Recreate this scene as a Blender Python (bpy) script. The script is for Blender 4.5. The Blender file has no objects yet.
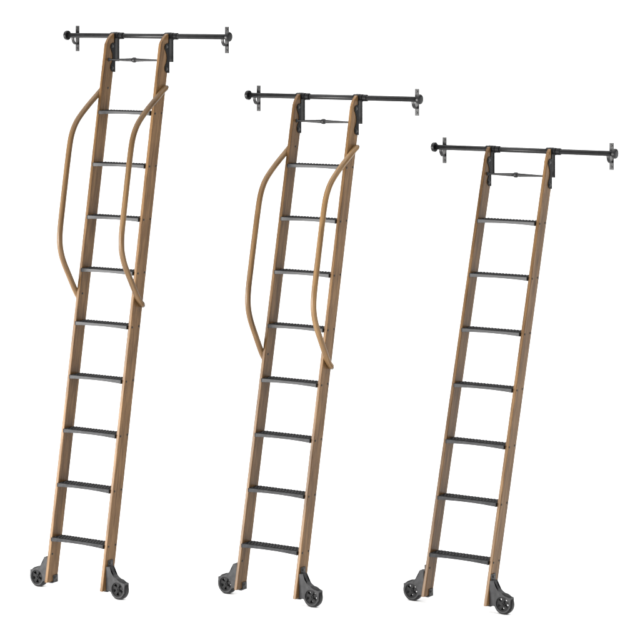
import bpy, bmesh, math, random
from mathutils import Vector, Matrix

scene = bpy.context.scene
COL = scene.collection
PI = math.pi
FLOOR_GAP = 0.040          # the stiles end this far above the floor, the casters touch it

# ------------------------------------------------------------------ materials
def nodes_of(name):
    m = bpy.data.materials.new(name); m.use_nodes = True
    nt = m.node_tree
    return m, nt, nt.nodes, nt.links, nt.nodes['Principled BSDF']

def set_in(b, **kw):
    for k, v in kw.items():
        b.inputs[k.replace('_', ' ')].default_value = v

def wood(name, dark, light, scale, uv=False, rough=0.30, spec=0.14):
    m, nt, N, L, b = nodes_of(name)
    tc = N.new('ShaderNodeTexCoord')
    src = tc.outputs['UV'] if uv else tc.outputs['Object']
    oi = N.new('ShaderNodeObjectInfo')
    off = N.new('ShaderNodeVectorMath'); off.operation = 'SCALE'
    off.inputs[0].default_value = (7.3, 3.1, 5.7)
    L.new(oi.outputs['Random'], off.inputs['Scale'])
    add = N.new('ShaderNodeVectorMath'); add.operation = 'ADD'
    L.new(src, add.inputs[0]); L.new(off.outputs[0], add.inputs[1])
    mp = N.new('ShaderNodeMapping'); mp.inputs['Scale'].default_value = scale
    L.new(add.outputs[0], mp.inputs['Vector'])
    # long figure of the board
    n1 = N.new('ShaderNodeTexNoise'); n1.inputs['Scale'].default_value = 1.0
    n1.inputs['Detail'].default_value = 5; n1.inputs['Roughness'].default_value = 0.6
    n1.inputs['Distortion'].default_value = 0.6
    L.new(mp.outputs[0], n1.inputs['Vector'])
    # fine pores
    mp2 = N.new('ShaderNodeMapping'); mp2.inputs['Scale'].default_value = tuple(v * 5.5 for v in scale)
    L.new(add.outputs[0], mp2.inputs['Vector'])
    n2 = N.new('ShaderNodeTexNoise'); n2.inputs['Scale'].default_value = 1.0
    n2.inputs['Detail'].default_value = 3
    L.new(mp2.outputs[0], n2.inputs['Vector'])
    # slow tint change along the board
    n3 = N.new('ShaderNodeTexNoise'); n3.inputs['Scale'].default_value = 2.2
    n3.inputs['Detail'].default_value = 2
    L.new(add.outputs[0], n3.inputs['Vector'])
    r = N.new('ShaderNodeValToRGB')
    r.color_ramp.elements[0].position = 0.30; r.color_ramp.elements[0].color = (*dark, 1)
    r.color_ramp.elements[1].position = 0.68; r.color_ramp.elements[1].color = (*light, 1)
    e = r.color_ramp.elements.new(0.5); e.color = (*[0.45 * a + 0.55 * c for a, c in zip(dark, light)], 1)
    L.new(n1.outputs['Fac'], r.inputs['Fac'])
    mx = N.new('ShaderNodeMix'); mx.data_type = 'RGBA'; mx.blend_type = 'MULTIPLY'
    mx.inputs['Factor'].default_value = 1.0
    r2 = N.new('ShaderNodeValToRGB')
    r2.color_ramp.elements[0].position = 0.36; r2.color_ramp.elements[0].color = (0.62, 0.58, 0.54, 1)
    r2.color_ramp.elements[1].position = 0.56; r2.color_ramp.elements[1].color = (1.04, 1.04, 1.04, 1)
    L.new(n2.outputs['Fac'], r2.inputs['Fac'])
    L.new(r.outputs[0], mx.inputs['A']); L.new(r2.outputs[0], mx.inputs['B'])
    mx2 = N.new('ShaderNodeMix'); mx2.data_type = 'RGBA'; mx2.blend_type = 'MULTIPLY'
    mx2.inputs['Factor'].default_value = 1.0
    r3 = N.new('ShaderNodeValToRGB')
    r3.color_ramp.elements[0].position = 0.35; r3.color_ramp.elements[0].color = (0.86, 0.82, 0.80, 1)
    r3.color_ramp.elements[1].position = 0.65; r3.color_ramp.elements[1].color = (1.08, 1.05, 1.0, 1)
    L.new(n3.outputs['Fac'], r3.inputs['Fac'])
    L.new(mx.outputs['Result'], mx2.inputs['A']); L.new(r3.outputs[0], mx2.inputs['B'])
    tint = N.new('ShaderNodeMapRange'); tint.inputs['To Min'].default_value = 0.88; tint.inputs['To Max'].default_value = 1.12
    L.new(oi.outputs['Random'], tint.inputs['Value'])
    hsv = N.new('ShaderNodeHueSaturation'); L.new(tint.outputs[0], hsv.inputs['Value'])
    L.new(mx2.outputs['Result'], hsv.inputs['Color']); L.new(hsv.outputs[0], b.inputs['Base Color'])
    rr = N.new('ShaderNodeMapRange'); rr.inputs['To Min'].default_value = rough + 0.08; rr.inputs['To Max'].default_value = rough - 0.06
    L.new(n2.outputs['Fac'], rr.inputs['Value']); L.new(rr.outputs[0], b.inputs['Roughness'])
    bp = N.new('ShaderNodeBump'); bp.inputs['Strength'].default_value = 0.18; bp.inputs['Distance'].default_value = 0.0006
    L.new(n2.outputs['Fac'], bp.inputs['Height']); L.new(bp.outputs[0], b.inputs['Normal'])
    b.inputs['Specular IOR Level'].default_value = spec
    return m

def metal(name, col, rough, spec, bump=0.15, mottling=0.25, metallic=0.0):
    m, nt, N, L, b = nodes_of(name)
    tc = N.new('ShaderNodeTexCoord')
    n = N.new('ShaderNodeTexNoise'); n.inputs['Scale'].default_value = 38; n.inputs['Detail'].default_value = 4
    L.new(tc.outputs['Object'], n.inputs['Vector'])
    r = N.new('ShaderNodeValToRGB')
    lo = tuple(c * (1 - mottling) for c in col); hi = tuple(c * (1 + mottling) for c in col)
    r.color_ramp.elements[0].position = 0.35; r.color_ramp.elements[0].color = (*lo, 1)
    r.color_ramp.elements[1].position = 0.65; r.color_ramp.elements[1].color = (*hi, 1)
    L.new(n.outputs['Fac'], r.inputs['Fac']); L.new(r.outputs[0], b.inputs['Base Color'])
    mr = N.new('ShaderNodeMapRange'); mr.inputs['To Min'].default_value = rough - 0.06; mr.inputs['To Max'].default_value = rough + 0.08
    L.new(n.outputs['Fac'], mr.inputs['Value']); L.new(mr.outputs[0], b.inputs['Roughness'])
    n2 = N.new('ShaderNodeTexNoise'); n2.inputs['Scale'].default_value = 420; n2.inputs['Detail'].default_value = 2
    L.new(tc.outputs['Object'], n2.inputs['Vector'])
    bp = N.new('ShaderNodeBump'); bp.inputs['Strength'].default_value = bump; bp.inputs['Distance'].default_value = 0.0005
    L.new(n2.outputs['Fac'], bp.inputs['Height']); L.new(bp.outputs[0], b.inputs['Normal'])
    b.inputs['Specular IOR Level'].default_value = spec
    b.inputs['Metallic'].default_value = metallic
    return m

M = {}
M['wood'] = wood('walnut_stile', (0.082, 0.046, 0.019), (0.172, 0.103, 0.049), (34, 34, 1.6))
M['rail_wood'] = wood('walnut_handrail', (0.080, 0.046, 0.019), (0.186, 0.115, 0.053), (1.5, 42, 1), uv=True, rough=0.30, spec=0.24)
M['black'] = metal('black_powder_coat', (0.0060, 0.0060, 0.0064), 0.34, 0.26)
M['hook'] = metal('black_forged_hook', (0.0038, 0.0038, 0.0042), 0.45, 0.13)
M['caster'] = metal('grey_cast_iron', (0.028, 0.028, 0.029), 0.42, 0.22)
M['tyre'] = metal('caster_wheel_iron', (0.009, 0.009, 0.0095), 0.45, 0.18)
M['step'] = metal('step_iron', (0.024, 0.0245, 0.026), 0.33, 0.155, bump=0.2)
M['tread'] = metal('tread_grip', (0.005, 0.005, 0.0055), 0.6, 0.12, bump=0.4)
M['stud'] = metal('worn_grip_stud', (0.050, 0.050, 0.052), 0.5, 0.3, mottling=0.5)
M['bolt'] = metal('dark_steel_bolt', (0.030, 0.029, 0.028), 0.35, 0.5)
M['screw'] = metal('blackened_screw', (0.010, 0.009, 0.008), 0.5, 0.3)

def floor_mat():
    m, nt, N, L, b = nodes_of('white_studio_floor')
    tc = N.new('ShaderNodeTexCoord')
    n = N.new('ShaderNodeTexNoise'); n.inputs['Scale'].default_value = 3; n.inputs['Detail'].default_value = 4
    L.new(tc.outputs['Object'], n.inputs['Vector'])
    r = N.new('ShaderNodeValToRGB')
    r.color_ramp.elements[0].color = (0.93, 0.93, 0.93, 1); r.color_ramp.elements[1].color = (0.95, 0.95, 0.95, 1)
    L.new(n.outputs['Fac'], r.inputs['Fac']); L.new(r.outputs[0], b.inputs['Base Color'])
    set_in(b, Roughness=0.9); b.inputs['Specular IOR Level'].default_value = 0.1
    return m

# ------------------------------------------------------------------ helpers
def link(name, me, mat, parent=None, loc=(0, 0, 0), rot=(0, 0, 0), bevel=0.0, smooth=False, seg=2):
    o = bpy.data.objects.new(name, me); COL.objects.link(o)
    if mat is not None and not me.materials: me.materials.append(mat)
    o.location = loc; o.rotation_euler = rot
    if parent is not None: o.parent = parent
    if bevel:
        md = o.modifiers.new('edge', 'BEVEL'); md.width = bevel; md.segments = seg
        md.limit_method = 'ANGLE'; md.angle_limit = math.radians(40)
        md.harden_normals = False
    if smooth:
        for p in me.polygons: p.use_smooth = True
    return o

def mesh(name, bm):
    bmesh.ops.recalc_face_normals(bm, faces=bm.faces[:])
    me = bpy.data.meshes.new(name); bm.to_mesh(me); bm.free()
    return me

def repeat(o, parent, loc=None, rot=None):
    c = o.copy(); COL.objects.link(c); c.parent = parent
    if loc is not None: c.location = loc
    if rot is not None: c.rotation_euler = rot
    return c

def box(bm, x0, x1, y0, y1, z0, z1):
    v = [bm.verts.new((x, y, z)) for z in (z0, z1) for x, y in ((x0, y0), (x1, y0), (x1, y1), (x0, y1))]
    for f in ((0, 3, 2, 1), (4, 5, 6, 7), (0, 1, 5, 4), (1, 2, 6, 5), (2, 3, 7, 6), (3, 0, 4, 7)):
        bm.faces.new([v[i] for i in f])

def prism(bm, pts, axis, a, b):
    """polygon pts extruded along axis ('x': pts are y,z; 'y': pts are x,z)"""
    def P(p, t): return (t, p[0], p[1]) if axis == 'x' else (p[0], t, p[1])
    A = [bm.verts.new(P(p, a)) for p in pts]; B = [bm.verts.new(P(p, b)) for p in pts]
    bm.faces.new(A); bm.faces.new(B[::-1])
    n = len(pts)
    for i in range(n):
        bm.faces.new((A[i], B[i], B[(i + 1) % n], A[(i + 1) % n]))

def ring_prism(bm, outer, inner, a, b):
    """plate in the x-z plane between a closed outer outline and an inner hole (same point count), thick in y"""
    n = len(outer)
    rows = []
    for pts, t in ((outer, a), (outer, b), (inner, b), (inner, a)):
        rows.append([bm.verts.new((p[0], t, p[1])) for p in pts])
    for k in range(4):
        R0, R1 = rows[k], rows[(k + 1) % 4]
        for i in range(n):
            bm.faces.new((R0[i], R0[(i + 1) % n], R1[(i + 1) % n], R1[i]))

def lathe(bm, prof, axis, n=24, c=(0, 0, 0)):
    """prof = (t along axis, radius); closed with end caps"""
    rows = []
    for t, r in prof:
        row = []
        for i in range(n):
            a = 2 * PI * i / n
            u, v = r * math.cos(a), r * math.sin(a)
            p = {'x': (t, u, v), 'y': (u, t, v), 'z': (u, v, t)}[axis]
            row.append(bm.verts.new((p[0] + c[0], p[1] + c[1], p[2] + c[2])))
        rows.append(row)
    for A, B in zip(rows, rows[1:]):
        for i in range(n):
            bm.faces.new((A[i], A[(i + 1) % n], B[(i + 1) % n], B[i]))
    bm.faces.new(rows[0][::-1]); bm.faces.new(rows[-1])

def catmull(pts, per=8):
    out = []
    P = [pts[0]] + list(pts) + [pts[-1]]
    for i in range(1, len(P) - 2):
        p0, p1, p2, p3 = (Vector(P[i + k]) for k in (-1, 0, 1, 2))
        for k in range(per):
            t = k / per
            out.append(0.5 * ((2 * p1) + (p2 - p0) * t + (2 * p0 - 5 * p1 + 4 * p2 - p3) * t * t + (3 * p1 - p0 - 3 * p2 + p3) * t ** 3))
    out.append(Vector(P[-2]))
    return out

def tube_mesh(name, pts, rad, n=16, round_ends=True):
    """tube along pts with UV: u = metres along, v = metres around"""
    bm = bmesh.new(); uvl = bm.loops.layers.uv.new('UVMap')
    path = [Vector(p) for p in pts]
    rads = [rad] * len(path)
    if round_ends:
        d0 = (path[0] - path[1]).normalized(); d1 = (path[-1] - path[-2]).normalized()
        pre, post = [], []
        for a in (80, 55, 30):
            a = math.radians(a)
            pre.append((path[0] + d0 * rad * math.sin(a) * 0.7, rad * math.cos(a)))
            post.insert(0, (path[-1] + d1 * rad * math.sin(a) * 0.7, rad * math.cos(a)))
        path = [p for p, _ in pre] + path + [p for p, _ in post]
        rads = [r for _, r in pre] + rads + [r for _, r in post]
    rows = []; along = [0.0]
    for a, b in zip(path, path[1:]): along.append(along[-1] + (b - a).length)
    ref = Vector((-1, 0, 0))
    for i, p in enumerate(path):
        t = (path[min(i + 1, len(path) - 1)] - path[max(i - 1, 0)]).normalized()
        u = (ref - t * ref.dot(t)).normalized(); v = t.cross(u)
        rows.append([bm.verts.new(p + (u * math.cos(2 * PI * k / n) + v * math.sin(2 * PI * k / n)) * rads[i]) for k in range(n)])
    for i, (A, B) in enumerate(zip(rows, rows[1:])):
        for k in range(n):
            f = bm.faces.new((A[k], A[(k + 1) % n], B[(k + 1) % n], B[k])); f.smooth = True
            for lp, (ii, kk) in zip(f.loops, ((i, k), (i, k + 1), (i + 1, k + 1), (i + 1, k))):
                lp[uvl].uv = (along[ii], kk * 2 * PI * rad / n)
    bm.faces.new(rows[0][::-1]); bm.faces.new(rows[-1])
    me = bpy.data.meshes.new(name); bm.to_mesh(me); bm.free()
    return me

def tag(o, label, cat, group=None):
    o['label'] = label; o['category'] = cat
    if group: o['group'] = group

# ------------------------------------------------------------------ sizes (metres)
W, T, D = 0.3931, 0.0196, 0.0901       # outer-left to outer-left of the stiles, stile thickness, stile depth
STEP_H = 0.021
WHEEL_R = 0.057
HW = (W + T) / 2                       # ladder centre line

# ------------------------------------------------------------------ shared meshes
def step_meshes():
    """cast step: arched front apron, slightly hollow nosing, added shade-black end plates, grip plate on top.
    Local frame: x along the step between the stiles, y = 0 at the stile front line, z = 0 at apron bottom end"""
    L = W - T - 0.0015 - 0.0064
    depth = D / math.cos(math.radians(11)) - 0.001
    n = 24
    bm = bmesh.new()
    top_f, top_b, bot_f, in_f, in_b, bot_b, low_b = [], [], [], [], [], [], []
    for i in range(n + 1):
        s = i / n; x = -L / 2 + L * s
        arch = 4 * s * (1 - s)
        yf = -0.0075 + 0.006 * arch; zb = 0.0045 * arch
        ztop = STEP_H - 0.0006 * arch
        top_f.append(bm.verts.new((x, yf, ztop)));      top_b.append(bm.verts.new((x, depth, STEP_H)))
        bot_f.append(bm.verts.new((x, yf, zb)));        in_f.append(bm.verts.new((x, yf + 0.006, zb)))
        low_b.append(bm.verts.new((x, yf + 0.006, STEP_H - 0.006)))
        in_b.append(bm.verts.new((x, depth, STEP_H - 0.006)))
    rows = [top_f, top_b, in_b, low_b, in_f, bot_f]
    for k in range(6):
        A, B = rows[k], rows[(k + 1) % 6]
        for i in range(n):
            bm.faces.new((A[i], A[i + 1], B[i + 1], B[i]))
    bm.faces.new([r[0] for r in rows]); bm.faces.new([r[-1] for r in rows][::-1])
    body = mesh('step_body', bm)
    # grip: thin inlaid plate carrying rows of raised studs
    bm = bmesh.new()
    y0, y1 = 0.006, depth - 0.004
    xs = L / 2 - 0.006
    box(bm, -xs, xs, y0, y1, STEP_H + 0.0002, STEP_H + 0.0012)
    rowsn, cols = 4, 17
    for r in range(rowsn):
        for c in range(cols):
            x = -xs + 0.008 + (2 * xs - 0.016) * (c + (0.5 if r % 2 else 0.0)) / (cols - 0.5)
            y = y0 + 0.007 + (y1 - y0 - 0.014) * r / (rowsn - 1)
            ro, ri, h = 0.0072, 0.0052, 0.0024
            A = [bm.verts.new((x + ro * math.cos(a), y + ro * math.sin(a), STEP_H + 0.0011)) for a in [PI / 3 * k for k in range(6)]]
            B = [bm.verts.new((x + ri * math.cos(a), y + ri * math.sin(a), STEP_H + 0.0011 + h)) for a in [PI / 3 * k for k in range(6)]]
            for k in range(6): bm.faces.new((A[k], A[(k + 1) % 6], B[(k + 1) % 6], B[k]))
            f = bm.faces.new(B); f.material_index = 1; bm.faces.new(A[::-1])
    grip = mesh('grip_plate', bm)
    # added plate, its black standing in for shade on the step's end face
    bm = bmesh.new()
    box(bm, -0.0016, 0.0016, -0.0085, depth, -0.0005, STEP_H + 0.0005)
    end = mesh('end_shade_plate', bm); end.materials.append(M['hook'])
    return body, grip, end
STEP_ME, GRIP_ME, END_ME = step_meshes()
STEP_ME.materials.append(M['step']); GRIP_ME.materials.append(M['tread']); GRIP_ME.materials.append(M['stud'])

def screw_mesh():
    bm = bmesh.new()
    lathe(bm, [(-0.003, 0.0052), (0.0006, 0.0062), (0.0016, 0.0055), (0.0022, 0.003)], 'x', 14)
    box(bm, 0.0022, 0.00245, -0.0022, 0.0022, -0.0005, 0.0005)
    me = mesh('screw', bm); me.materials.append(M['screw']); return me
SCREW_ME = screw_mesh()

def bolt_mesh():
    """hex head on a washer, axis x"""
    bm = bmesh.new()
    lathe(bm, [(-0.002, 0.0095), (0.0016, 0.0095)], 'x', 18)
    lathe(bm, [(0.0016, 0.0070), (0.0062, 0.0068), (0.0072, 0.0052)], 'x', 6)
    me = mesh('bolt', bm); me.materials.append(M['bolt']); return me
BOLT_ME = bolt_mesh()

# caster, drawn for the right stile: x = 0 on the stile's outer face, growing outwards; y forward-back from the stile foot
WC = (0.081, 0.017)                     # wheel centre x, z
CY0, CY1 = 0.031, 0.072
HOUSE = [(0.002, 0.004), (0.002, 0.134), (0.028, 0.137), (0.032, 0.124), (0.038, 0.108), (0.048, 0.094), (0.062, 0.081),
         (0.080, 0.070), (0.099, 0.062), (0.130, 0.053), (0.130, 0.003), (0.124, -0.003)]
def arc(c, r, a0, a1, n): return [(c[0] + r * math.cos(math.radians(a0 + (a1 - a0) * i / n)), c[1] + r * math.sin(math.radians(a0 + (a1 - a0) * i / n))) for i in range(n + 1)]
HOUSE += arc(WC, 0.0475, -25, -155, 14) + [(0.020, 0.002)]

def resample(poly, n):
    pts = [Vector(p) for p in poly]; segs = [(pts[i], pts[(i + 1) % len(pts)]) for i in range(len(pts))]
    tot = sum((b - a).length for a, b in segs); out = []
    corners = []
    for k in range(n):
        d = tot * k / n
        for a, b in segs:
            l = (b - a).length
            if d <= l: out.append(tuple(a + (b - a) * (d / l if l else 0))); break
            d -= l
    return out

def caster_meshes():
    bm = bmesh.new()
    hole_r = 0.040
    # star the outline around the wheel centre, keeping its corners
    ang = lambda p: math.atan2(p[1] - WC[1], p[0] - WC[0])
    outer = resample(HOUSE, 96)
    # snap nearest resampled points to corners
    for c in HOUSE[:12]:
        i = min(range(len(outer)), key=lambda k: (outer[k][0] - c[0]) ** 2 + (outer[k][1] - c[1]) ** 2)
        outer[i] = c
    inner = []
    a_prev = None
    angs = []
    for p in outer:
        a = ang(p)
        if a_prev is not None:
            while a - a_prev > PI: a -= 2 * PI
            while a - a_prev < -PI: a += 2 * PI
        angs.append(a); a_prev = a
    n = len(outer)
    # even the hole's angles out a little so its edge stays round
    a0 = angs[0]; tot = -2 * PI if angs[-1] < angs[0] else 2 * PI
    for i in range(n):
        even = a0 + tot * i / n
        a = 0.75 * angs[i] + 0.25 * even
        inner.append((WC[0] + hole_r * math.cos(a), WC[1] + hole_r * math.sin(a)))
    ring_prism(bm, outer, inner, CY0, CY0 + 0.005)
    ring_prism(bm, outer, inner, CY1 - 0.005, CY1)
    # wall that closes the housing along the stile, over the shoulder and down the outer end
    wall = HOUSE[:11]
    th = 0.0045
    def inset(poly):
        res = []
        for i, p in enumerate(poly):
            a = Vector(poly[max(i - 1, 0)]); b = Vector(poly[min(i + 1, len(poly) - 1)])
            t = (b - a).normalized(); nn = Vector((t.y, -t.x))
            res.append(tuple(Vector(p) + nn * th))
        return res
    wi = inset(wall)
    A0 = [bm.verts.new((p[0], CY0 + 0.0045, p[1])) for p in wall]; A1 = [bm.verts.new((p[0], CY1 - 0.0045, p[1])) for p in wall]
    B0 = [bm.verts.new((p[0], CY0 + 0.0045, p[1])) for p in wi];   B1 = [bm.verts.new((p[0], CY1 - 0.0045, p[1])) for p in wi]
    for i in range(len(wall) - 1):
        bm.faces.new((A0[i], A0[i + 1], A1[i + 1], A1[i])); bm.faces.new((B0[i], B1[i], B1[i + 1], B0[i + 1]))
        bm.faces.new((A0[i], B0[i], B0[i + 1], A0[i + 1])); bm.faces.new((A1[i], A1[i + 1], B1[i + 1], B1[i]))
    bm.faces.new((A0[0], A1[0], B1[0], B0[0])); bm.faces.new((A0[-1], B0[-1], B1[-1], A1[-1]))
    # fixing tab on the stile's outer face, strap under the foot, lip on the inner face
    box(bm, 0.0003, 0.0065, CY0 + 0.018, 0.090, 0.120, 0.166)
    box(bm, -T - 0.0055, 0.006, 0.036, 0.0905, -0.0075, -0.0006)
    box(bm, -T - 0.0060, -T - 0.0004, 0.050, 0.0900, -0.0070, 0.034)
    house = mesh('caster_housing', bm); house.materials.append(M['caster'])
    # wheel: tyre ring, hub, five spokes, built round its own centre, axis y
    bm = bmesh.new()
    yw0, yw1 = 0.0365, 0.0665
    R, ri = WHEEL_R, 0.0335
    prof = [(yw0, ri), (yw0, R - 0.003), (yw0 + 0.003, R), (yw1 - 0.003, R), (yw1, R - 0.003), (yw1, ri)]
    n = 40; rows = []
    for t, r in prof: rows.append([bm.verts.new((r * math.cos(2 * PI * i / n), t, r * math.sin(2 * PI * i / n))) for i in range(n)])
    for k in range(len(rows)):
        A, B = rows[k], rows[(k + 1) % len(rows)]
        for i in range(n): bm.faces.new((A[i], A[(i + 1) % n], B[(i + 1) % n], B[i]))
    lathe(bm, [(CY0 + 0.001, 0.0125), (CY1 - 0.001, 0.0125)], 'y', 20)
    lathe(bm, [(CY0 - 0.004, 0.006), (CY0 + 0.002, 0.007)], 'y', 6)
    for k in range(5):
        a = math.radians(90 + 72 * k)
        d = Vector((math.cos(a), 0, math.sin(a))); s = Vector((-d.z, 0, d.x))
        for (y0, y1) in ((0.0380, 0.0600),):
            v = []
            for y in (y0, y1):
                for r, w in ((0.009, 0.0056), (ri + 0.001, 0.0098)):
                    for sg in (-1, 1):
                        p = d * r + s * w * sg; v.append(bm.verts.new((p.x, y, p.z)))
            for f in ((0, 1, 3, 2), (4, 6, 7, 5), (0, 4, 5, 1), (2, 3, 7, 6), (0, 2, 6, 4), (1, 5, 7, 3)):
                bm.faces.new([v[i] for i in f])
    wheel = mesh('caster_wheel', bm); wheel.materials.append(M['tyre'])
    return house, wheel
HOUSE_ME, WHEEL_ME = caster_meshes()

def mirrored(me, name):
    c = me.copy(); c.name = name
    bm = bmesh.new(); bm.from_mesh(c)
    for v in bm.verts: v.co.x = -v.co.x
    bmesh.ops.recalc_face_normals(bm, faces=bm.faces[:]); bm.to_mesh(c); bm.free()
    return c
HOUSE_MIRROR = mirrored(HOUSE_ME, 'caster_housing_mirrored')

# handrail path: (along the stile from the lower fixing, offset towards the climber is negative)
GRAB = [(1.243, 0.070), (1.222, 0.044), (1.176, -0.002), (1.119, -0.060), (1.060, -0.114), (1.004, -0.157), (0.940, -0.184),
        (0.862, -0.195), (0.690, -0.197), (0.505, -0.197), (0.390, -0.196), (0.320, -0.189), (0.262, -0.171), (0.200, -0.133), (0.139, -0.079),
        (0.082, -0.028), (0.024, 0.027), (0.000, 0.066)]
_p = catmull([(0, b, a) for a, b in GRAB], 6)
for _ in range(6):
    _p = [_p[0]] + [(_p[i - 1] + 2 * _p[i] + _p[i + 1]) / 4 for i in range(1, len(_p) - 1)] + [_p[-1]]
GRAB_ME = tube_mesh('handrail', _p, 0.0168, 18); GRAB_ME.materials.append(M['rail_wood'])

def hook_meshes(dz_leg, lean):
    """J-hook over the pipe. Local frame: x = 0 at stile middle, y = 0 on the stile's vertical back cut, z = 0 at the pipe's centre"""
    bm = bmesh.new()
    w = T + 0.0072
    zlow = -0.212
    prof_o, prof_i = [], []
    # outer and inner line of the bent strap
    y_front_o, y_front_i = 0.0002, 0.0052
    outer = [(y_front_o, zlow), (y_front_o, 0.004)]
    inner = [(y_front_i, zlow), (y_front_i, 0.004)]
    y_back_o, y_back_i = 0.0440, 0.0385
    for i in range(1, 12):
        a = PI - PI * i / 12
        outer.append(((y_front_o + y_back_o) / 2 + (y_back_o - y_front_o) / 2 * math.cos(a), 0.004 + 0.0185 * math.sin(a)))
        inner.append(((y_front_i + y_back_i) / 2 + (y_back_i - y_front_i) / 2 * math.cos(a), 0.004 + 0.0135 * math.sin(a)))
    outer += [(y_back_o, 0.004), (y_back_o, dz_leg)]
    inner += [(y_back_i, 0.004), (y_back_i, dz_leg)]
    rows = []
    for pts, x in ((outer, -w / 2), (outer, w / 2), (inner, w / 2), (inner, -w / 2)):
        rows.append([bm.verts.new((x, p[0], p[1])) for p in pts])
    for k in range(4):
        A, B = rows[k], rows[(k + 1) % 4]
        for i in range(len(A) - 1): bm.faces.new((A[i], A[i + 1], B[i + 1], B[i]))
    bm.faces.new([r[0] for r in rows]); bm.faces.new([r[-1] for r in rows][::-1])
    # lobed cheek plates on both faces of the stile
    lob = [(0.0, -0.212), (0.0, -0.047)]
    zb1, zb2 = -0.058, -0.188
    lob = [(0.003, -0.2115), (0.003, -0.040), (-0.020, -0.040), (-0.034, -0.046), (-0.041, -0.058), (-0.040, -0.072), (-0.030, -0.088),
           (-0.022, -0.104), (-0.019, -0.123), (-0.022, -0.142), (-0.030, -0.158), (-0.040, -0.174), (-0.041, -0.190), (-0.035, -0.202), (-0.022, -0.2095)]
    for s in (-1, 1):
        a, b = s * (T / 2 + 0.0003), s * (T / 2 + 0.0040)
        prism(bm, lob, 'x', min(a, b), max(a, b))
    hk = mesh('hook', bm); hk.materials.append(M['hook'])
    # roller sleeve riding on the pipe
    bm = bmesh.new()
    c = (0, 0.0225, 0)
    def sleeve(prof, n=28):
        rows = [[bm.verts.new((t, c[1] + r * math.cos(2 * PI * i / n), c[2] + r * math.sin(2 * PI * i / n))) for i in range(n)] for t, r in prof]
        for k in range(len(rows)):
            A, B = rows[k], rows[(k + 1) % len(rows)]
            for i in range(n): bm.faces.new((A[i], A[(i + 1) % n], B[(i + 1) % n], B[i]))
    rin = 0.0158
    sleeve([(-0.031, rin), (-0.031, 0.0205), (-0.029, 0.0215), (-0.0135, 0.0215), (-0.0135, 0.0165), (0.0135, 0.0165), (0.0135, 0.0215), (0.029, 0.0215),
            (0.031, 0.0205), (0.031, 0.0170), (0.0335, 0.0170), (0.0335, 0.0185), (0.0350, 0.0200), (0.0570, 0.0200), (0.0590, 0.0185), (0.0590, rin)])
    rl = mesh('roller', bm); rl.materials.append(M['hook'])
    return hk, rl

def rod_mesh():
    L = W - T
    bm = bmesh.new()
    h = L / 2 - 0.0004
    prof = [(-h, 0.010), (-h + 0.006, 0.010), (-h + 0.008, 0.0052), (-h + 0.02, 0.0055), (-0.07, 0.0085), (-0.024, 0.0105), (-0.018, 0.0105),
            (-0.014, 0.0085), (-0.011, 0.0135), (-0.006, 0.0155), (0.006, 0.0155), (0.011, 0.0135), (0.014, 0.0085), (0.018, 0.0105), (0.024, 0.0105),
            (0.07, 0.0085), (h - 0.02, 0.0055), (h - 0.008, 0.0052), (h - 0.006, 0.010), (h, 0.010)]
    lathe(bm, prof, 'x', 20)
    me = mesh('spreader_rod', bm); me.materials.append(M['black'])
    for p in me.polygons: p.use_smooth = len(p.vertices) == 4
    return me
ROD_ME = rod_mesh()

def dome_mesh():
    bm = bmesh.new()
    lathe(bm, [(-0.006, 0.0115), (0.0035, 0.0115), (0.0070, 0.0095), (0.0090, 0.0060), (0.0098, 0.0015)], 'x', 18)
    me = mesh('end_cap', bm); me.materials.append(M['bolt'])
    for p in me.polygons: p.use_smooth = len(p.vertices) == 4
    return me
DOME_ME = dome_mesh()
GRAB_PATH = _p

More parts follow.
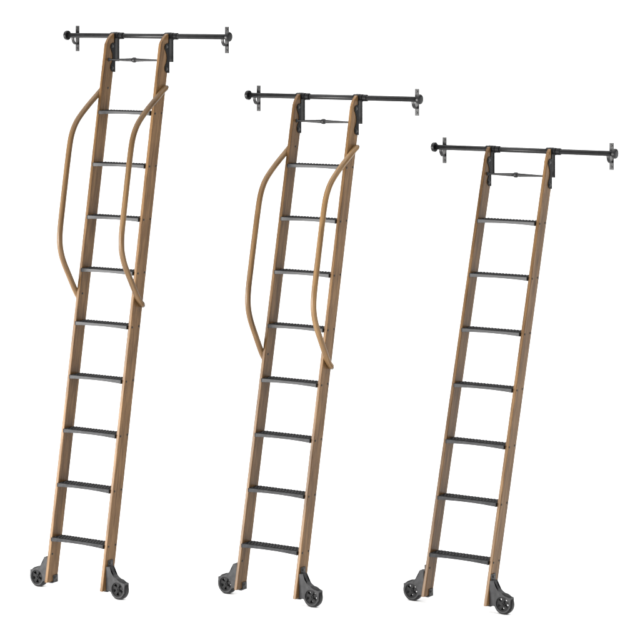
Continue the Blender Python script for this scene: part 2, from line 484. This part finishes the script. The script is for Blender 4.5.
# ------------------------------------------------------------------ one ladder
def make_ladder(x, y, lean_deg, rungs, first, pitch, yb, zr, grab_at, label):
    a = math.radians(lean_deg); ca, sa = math.cos(a), math.sin(a)
    root = bpy.data.objects.new('rolling_ladder', None); COL.objects.link(root)
    root.empty_display_size = 0.2
    root.location = (x + HW, y, 0)
    tag(root, label, 'ladder', 'library ladders standing side by side')
    Z0 = FLOOR_GAP
    def to_stile(yy, zz): return (yy * ca - zz * sa, yy * sa + zz * ca)      # upright (y,z) -> (perp, along)
    def up(perp, along): return (perp * ca + along * sa, -perp * sa + along * ca)
    bd = D / ca
    zcut = (yb - bd) / math.tan(a)
    # outline in the upright frame: level foot, straight front, rounded shoulder, vertical back cut
    zt = zr + 0.015
    zs = zr - 0.048
    ys = zs * math.tan(a)
    wd = yb - ys
    shoulder = catmull([(ys, zs), (ys + 0.26 * wd, zs + 0.028), (ys + 0.70 * wd, zs + 0.055), (ys + 0.90 * wd, zt)], 4)
    bez = [(ys, zs)] + [tuple(p) for p in shoulder[1:]]
    outline = [(0, 0)] + bez + [(yb, zt), (yb, zcut), (bd, 0)]
    pts = [to_stile(*p) for p in outline]
    bm = bmesh.new(); prism(bm, pts, 'x', -T / 2, T / 2)
    stile_me = mesh('stile', bm); stile_me.materials.append(M['wood'])
    stiles = []
    for xc in (-W / 2, W / 2):
        stiles.append(link('stile', stile_me, None, root, (xc, 0, Z0), (-a, 0, 0), bevel=0.0030))
    # steps with their screws
    for k in range(rungs):
        s = first + k * pitch
        zz = s * ca; yy = s * sa
        st = link('step', STEP_ME, None, root, (0, yy, Z0 + zz), bevel=0.0012)
        link('grip_plate', GRIP_ME, None, st)
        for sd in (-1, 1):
            link('end_shade_plate', END_ME, None, st, (sd * ((W - T) / 2 - 0.0022), 0, 0), bevel=0.0006)
        for i, sd in enumerate((-1, 1)):
            for dy in (0.016, 0.079):
                p = to_stile(yy + dy, zz + 0.0115)
                sc = link('screw', SCREW_ME, None, stiles[i], (sd * T / 2, p[0], p[1]), (0, 0, 0 if sd > 0 else PI))
    # spreader rod below the rail
    zrod = zr - 0.138
    yrod = zrod * math.tan(a) + 0.034
    link('spreader_rod', ROD_ME, None, root, (0, yrod, Z0 + zrod))
    # hooks
    hk_me, rl_me = hook_meshes(-0.150, a)
    for xc in (-W / 2, W / 2):
        hk = link('hook', hk_me, None, root, (xc, yb, Z0 + zr), bevel=0.0008)
        rl = link('roller', rl_me, None, hk, bevel=0.0)
        for zz in (-0.060, -0.188):
            for sd in (-1, 1):
                link('bolt', BOLT_ME, None, hk, (sd * (T / 2 + 0.0040), -0.024, zz), (0, 0, 0 if sd > 0 else PI))
    # curved handrails
    if grab_at is not None:
        for sd in (-1, 1):
            xo = sd * (W / 2 + T / 2 + 0.0145)
            yy, zz = up(0, grab_at)
            hr = link('handrail', GRAB_ME, None, root, (xo, yy, Z0 + zz), (-a, 0, 0))
            for e, f in ((0, 1), (-1, -2)):
                d = (GRAB_PATH[e] - GRAB_PATH[f]).normalized()
                cap = link('end_cap', DOME_ME, None, hr, GRAB_PATH[e] + d * 0.0105)
                cap.rotation_euler = d.to_track_quat('X', 'Z').to_euler()
        for s, pp in ((grab_at + 1.234, 0.056), (grab_at + 0.034, 0.030)):
            for i, sd in enumerate((1, -1)):
                link('screw', SCREW_ME, None, stiles[i], (sd * T / 2, pp, s), (0, 0, 0 if sd > 0 else PI))
    # casters
    for sd, me in ((1, HOUSE_ME), (-1, HOUSE_MIRROR)):
        xo = sd * (W / 2 + T / 2)
        cs = link('caster', me, None, root, (xo, 0, Z0), bevel=0.0012)
        wh = link('wheel', WHEEL_ME, None, cs, (sd * WC[0], 0, WC[1]))
        wh.location.y = 0
        link('bolt', BOLT_ME, None, cs, (sd * 0.0065, 0.066, 0.152), (0, 0, 0 if sd > 0 else PI))
        link('bolt', BOLT_ME, None, cs, (-sd * (T + 0.0060), 0.066, 0.019), (0, 0, PI if sd > 0 else 0))
    i = 0
    link('screw', SCREW_ME, None, stiles[0], (T / 2, 0.019, 0.162))
    link('screw', SCREW_ME, None, stiles[1], (-T / 2, 0.019, 0.162), (0, 0, PI))
    return root

# ------------------------------------------------------------------ rail
RAIL_LEN = 1.181
def rail_meshes():
    bm = bmesh.new(); h = RAIL_LEN / 2
    lathe(bm, [(-h + 0.004, 0.0152), (h - 0.004, 0.0152)], 'x', 32)
    pipe = mesh('pipe', bm)
    for p in pipe.polygons: p.use_smooth = len(p.vertices) == 4
    bm = bmesh.new()
    lathe(bm, [(-0.011, 0.0180), (-0.011, 0.0265), (-0.009, 0.0285), (0.004, 0.0285), (0.009, 0.0255), (0.011, 0.016), (0.0115, 0.0005)], 'x', 32)
    cap = mesh('end_cap', bm)
    bm = bmesh.new()
    # flat wall bar with two bolt heads; y = 0.045 behind the pipe
    box(bm, -0.0125, 0.0125, 0.0420, 0.0490, -0.095, 0.057)
    for z in (-0.078, 0.042):
        lathe(bm, [(0.0385, 0.0062), (0.0421, 0.0072)], 'y', 14, (0, 0, z))
    bar = mesh('wall_bar', bm)
    # saddle under the pipe and the arm curving back to the bar
    bm = bmesh.new()
    path = catmull([(0, 0.000, -0.013), (0, 0.002, -0.026), (0, 0.009, -0.040), (0, 0.021, -0.0495), (0, 0.034, -0.0515), (0, 0.0428, -0.0505)], 5)
    hw, th = 0.0085, 0.0050
    rows = []
    for i, p in enumerate(path):
        t = (path[min(i + 1, len(path) - 1)] - path[max(i - 1, 0)]).normalized()
        nn = Vector((0, -t.z, t.y))
        rows.append([bm.verts.new(p + Vector((sx * hw, 0, 0)) + nn * sn * th) for sx, sn in ((-1, -1), (1, -1), (1, 1), (-1, 1))])
    for A, B in zip(rows, rows[1:]):
        for k in range(4): bm.faces.new((A[k], A[(k + 1) % 4], B[(k + 1) % 4], B[k]))
    bm.faces.new(rows[0][::-1]); bm.faces.new(rows[-1])
    arm = mesh('arm', bm)
    for me in (pipe, cap, bar, arm): me.materials.append(M['black'])
    return pipe, cap, bar, arm
PIPE_ME, CAP_ME, BAR_ME, ARM_ME = rail_meshes()

def make_rail(x0, y, z, label):
    root = bpy.data.objects.new('ladder_rail', None); COL.objects.link(root)
    root.empty_display_size = 0.1
    root.location = (x0 + RAIL_LEN / 2, y, z + FLOOR_GAP)
    tag(root, label, 'rail', 'black pipe rails the ladders hang from')
    link('pipe', PIPE_ME, None, root)
    for s in (-1, 1):
        link('end_cap', CAP_ME, None, root, (s * (RAIL_LEN / 2 - 0.004), 0, 0), (0, 0, 0 if s > 0 else PI), smooth=False, bevel=0.0)
        b = link('wall_bracket', BAR_ME, None, root, (s * (RAIL_LEN / 2 - 0.048), 0, 0), bevel=0.001)
        link('arm', ARM_ME, None, b, bevel=0.001)
    return root

# ------------------------------------------------------------------ place the three ladders and rails
LADDERS = [
    # x, y, lean, rungs, first, pitch, back cut y, rail z, handrail start
    (0.0000, 0.0000, 10.218, 9, 0.2338, 0.3050, 0.6205, 3.0840, 1.602,
     'tallest wooden rolling ladder with nine black steps and two curved handrails, farthest left'),
    (0.9986, 0.4393, 12.344, 8, 0.2370, 0.3070, 0.6455, 2.7340, 1.284,
     'mid-height wooden rolling ladder, eight black steps and two curved handrails, between the other two'),
    (1.9571, 0.8680, 16.555, 7, 0.2215, 0.3144, 0.7545, 2.4320, None,
     'shortest wooden rolling ladder, seven black steps and no handrails'),
]
RAIL_LABELS = ['black pipe rail with end caps, hooked by the tallest ladder, highest of the three',
               'black pipe rail with end caps, holding the hooks of the mid-height ladder',
               'black pipe rail with end caps above the short ladder without handrails, lowest of the three']
RAIL_X = (-0.357, -0.3685, -0.3735)
for (x, y, lean, n, f, p, yb, zr, g, lab), rl, rx in zip(LADDERS, RAIL_LABELS, RAIL_X):
    yb_local = yb
    make_ladder(x, y, lean, n, f, p, yb_local, zr, g, lab)
    make_rail(x + rx, y + yb_local + 0.0225, zr, rl)

# ------------------------------------------------------------------ white studio floor
bm = bmesh.new()
bmesh.ops.create_grid(bm, x_segments=8, y_segments=8, size=4000)
fl = link('floor', mesh('floor', bm), floor_mat(), None, (0, 10, 0))
fl['kind'] = 'structure'

# ------------------------------------------------------------------ light: added overhead-bright surround + one soft box
w = bpy.data.worlds.new('World'); scene.world = w; w.use_nodes = True
wn, wl = w.node_tree.nodes, w.node_tree.links
bg = wn['Background']
geo = wn.new('ShaderNodeTexCoord'); sep = wn.new('ShaderNodeSeparateXYZ')
wl.new(geo.outputs['Generated'], sep.inputs[0])
ramp = wn.new('ShaderNodeValToRGB'); ramp.color_ramp.interpolation = 'EASE'      # added gradient: dim near the horizon, bright overhead to whiten the floor
ramp.color_ramp.elements[0].position = 0.30; ramp.color_ramp.elements[0].color = (0.075, 0.075, 0.075, 1)
ramp.color_ramp.elements[1].position = 0.80; ramp.color_ramp.elements[1].color = (1, 1, 1, 1)
for pos, v in ((0.0, 0.42), (0.022, 0.42), (0.05, 0.075)):                      # added bright band at the horizon, keeps the background white there
    e = ramp.color_ramp.elements.new(pos); e.color = (v, v, v, 1)
wl.new(sep.outputs['Z'], ramp.inputs['Fac']); wl.new(ramp.outputs[0], bg.inputs['Color'])
bg.inputs['Strength'].default_value = 2.9

ld = bpy.data.lights.new('soft_box', 'AREA'); ld.shape = 'RECTANGLE'; ld.size = 4.2; ld.size_y = 2.2
ld.energy = 860; ld.color = (1.0, 0.985, 0.965)
lo = bpy.data.objects.new('soft_box', ld); COL.objects.link(lo)
lo.location = (-2.1, -4.8, 1.55)
lo.rotation_euler = (Vector((1.3, 0.5, 1.4)) - lo.location).to_track_quat('-Z', 'Y').to_euler()

# ------------------------------------------------------------------ camera: level, long lens, shifted down
cd = bpy.data.cameras.new('camera'); cam = bpy.data.objects.new('camera', cd); COL.objects.link(cam)
cam.location = (8.9713, -10.99548, 3.28889 + FLOOR_GAP)
cam.rotation_euler = (math.radians(90), 0, math.radians(32.9106))
cd.sensor_width = 36; cd.lens = 2495.5 / 640 * 36
cd.shift_y = -(320 - 0.824) / 640
cd.clip_end = 20000
scene.camera = cam

scene.view_settings.view_transform = 'Standard'
scene.view_settings.look = 'None'
scene.view_settings.exposure = 0
scene.view_settings.gamma = 1
scene.cycles.max_bounces = 8
scene.cycles.use_denoising = True
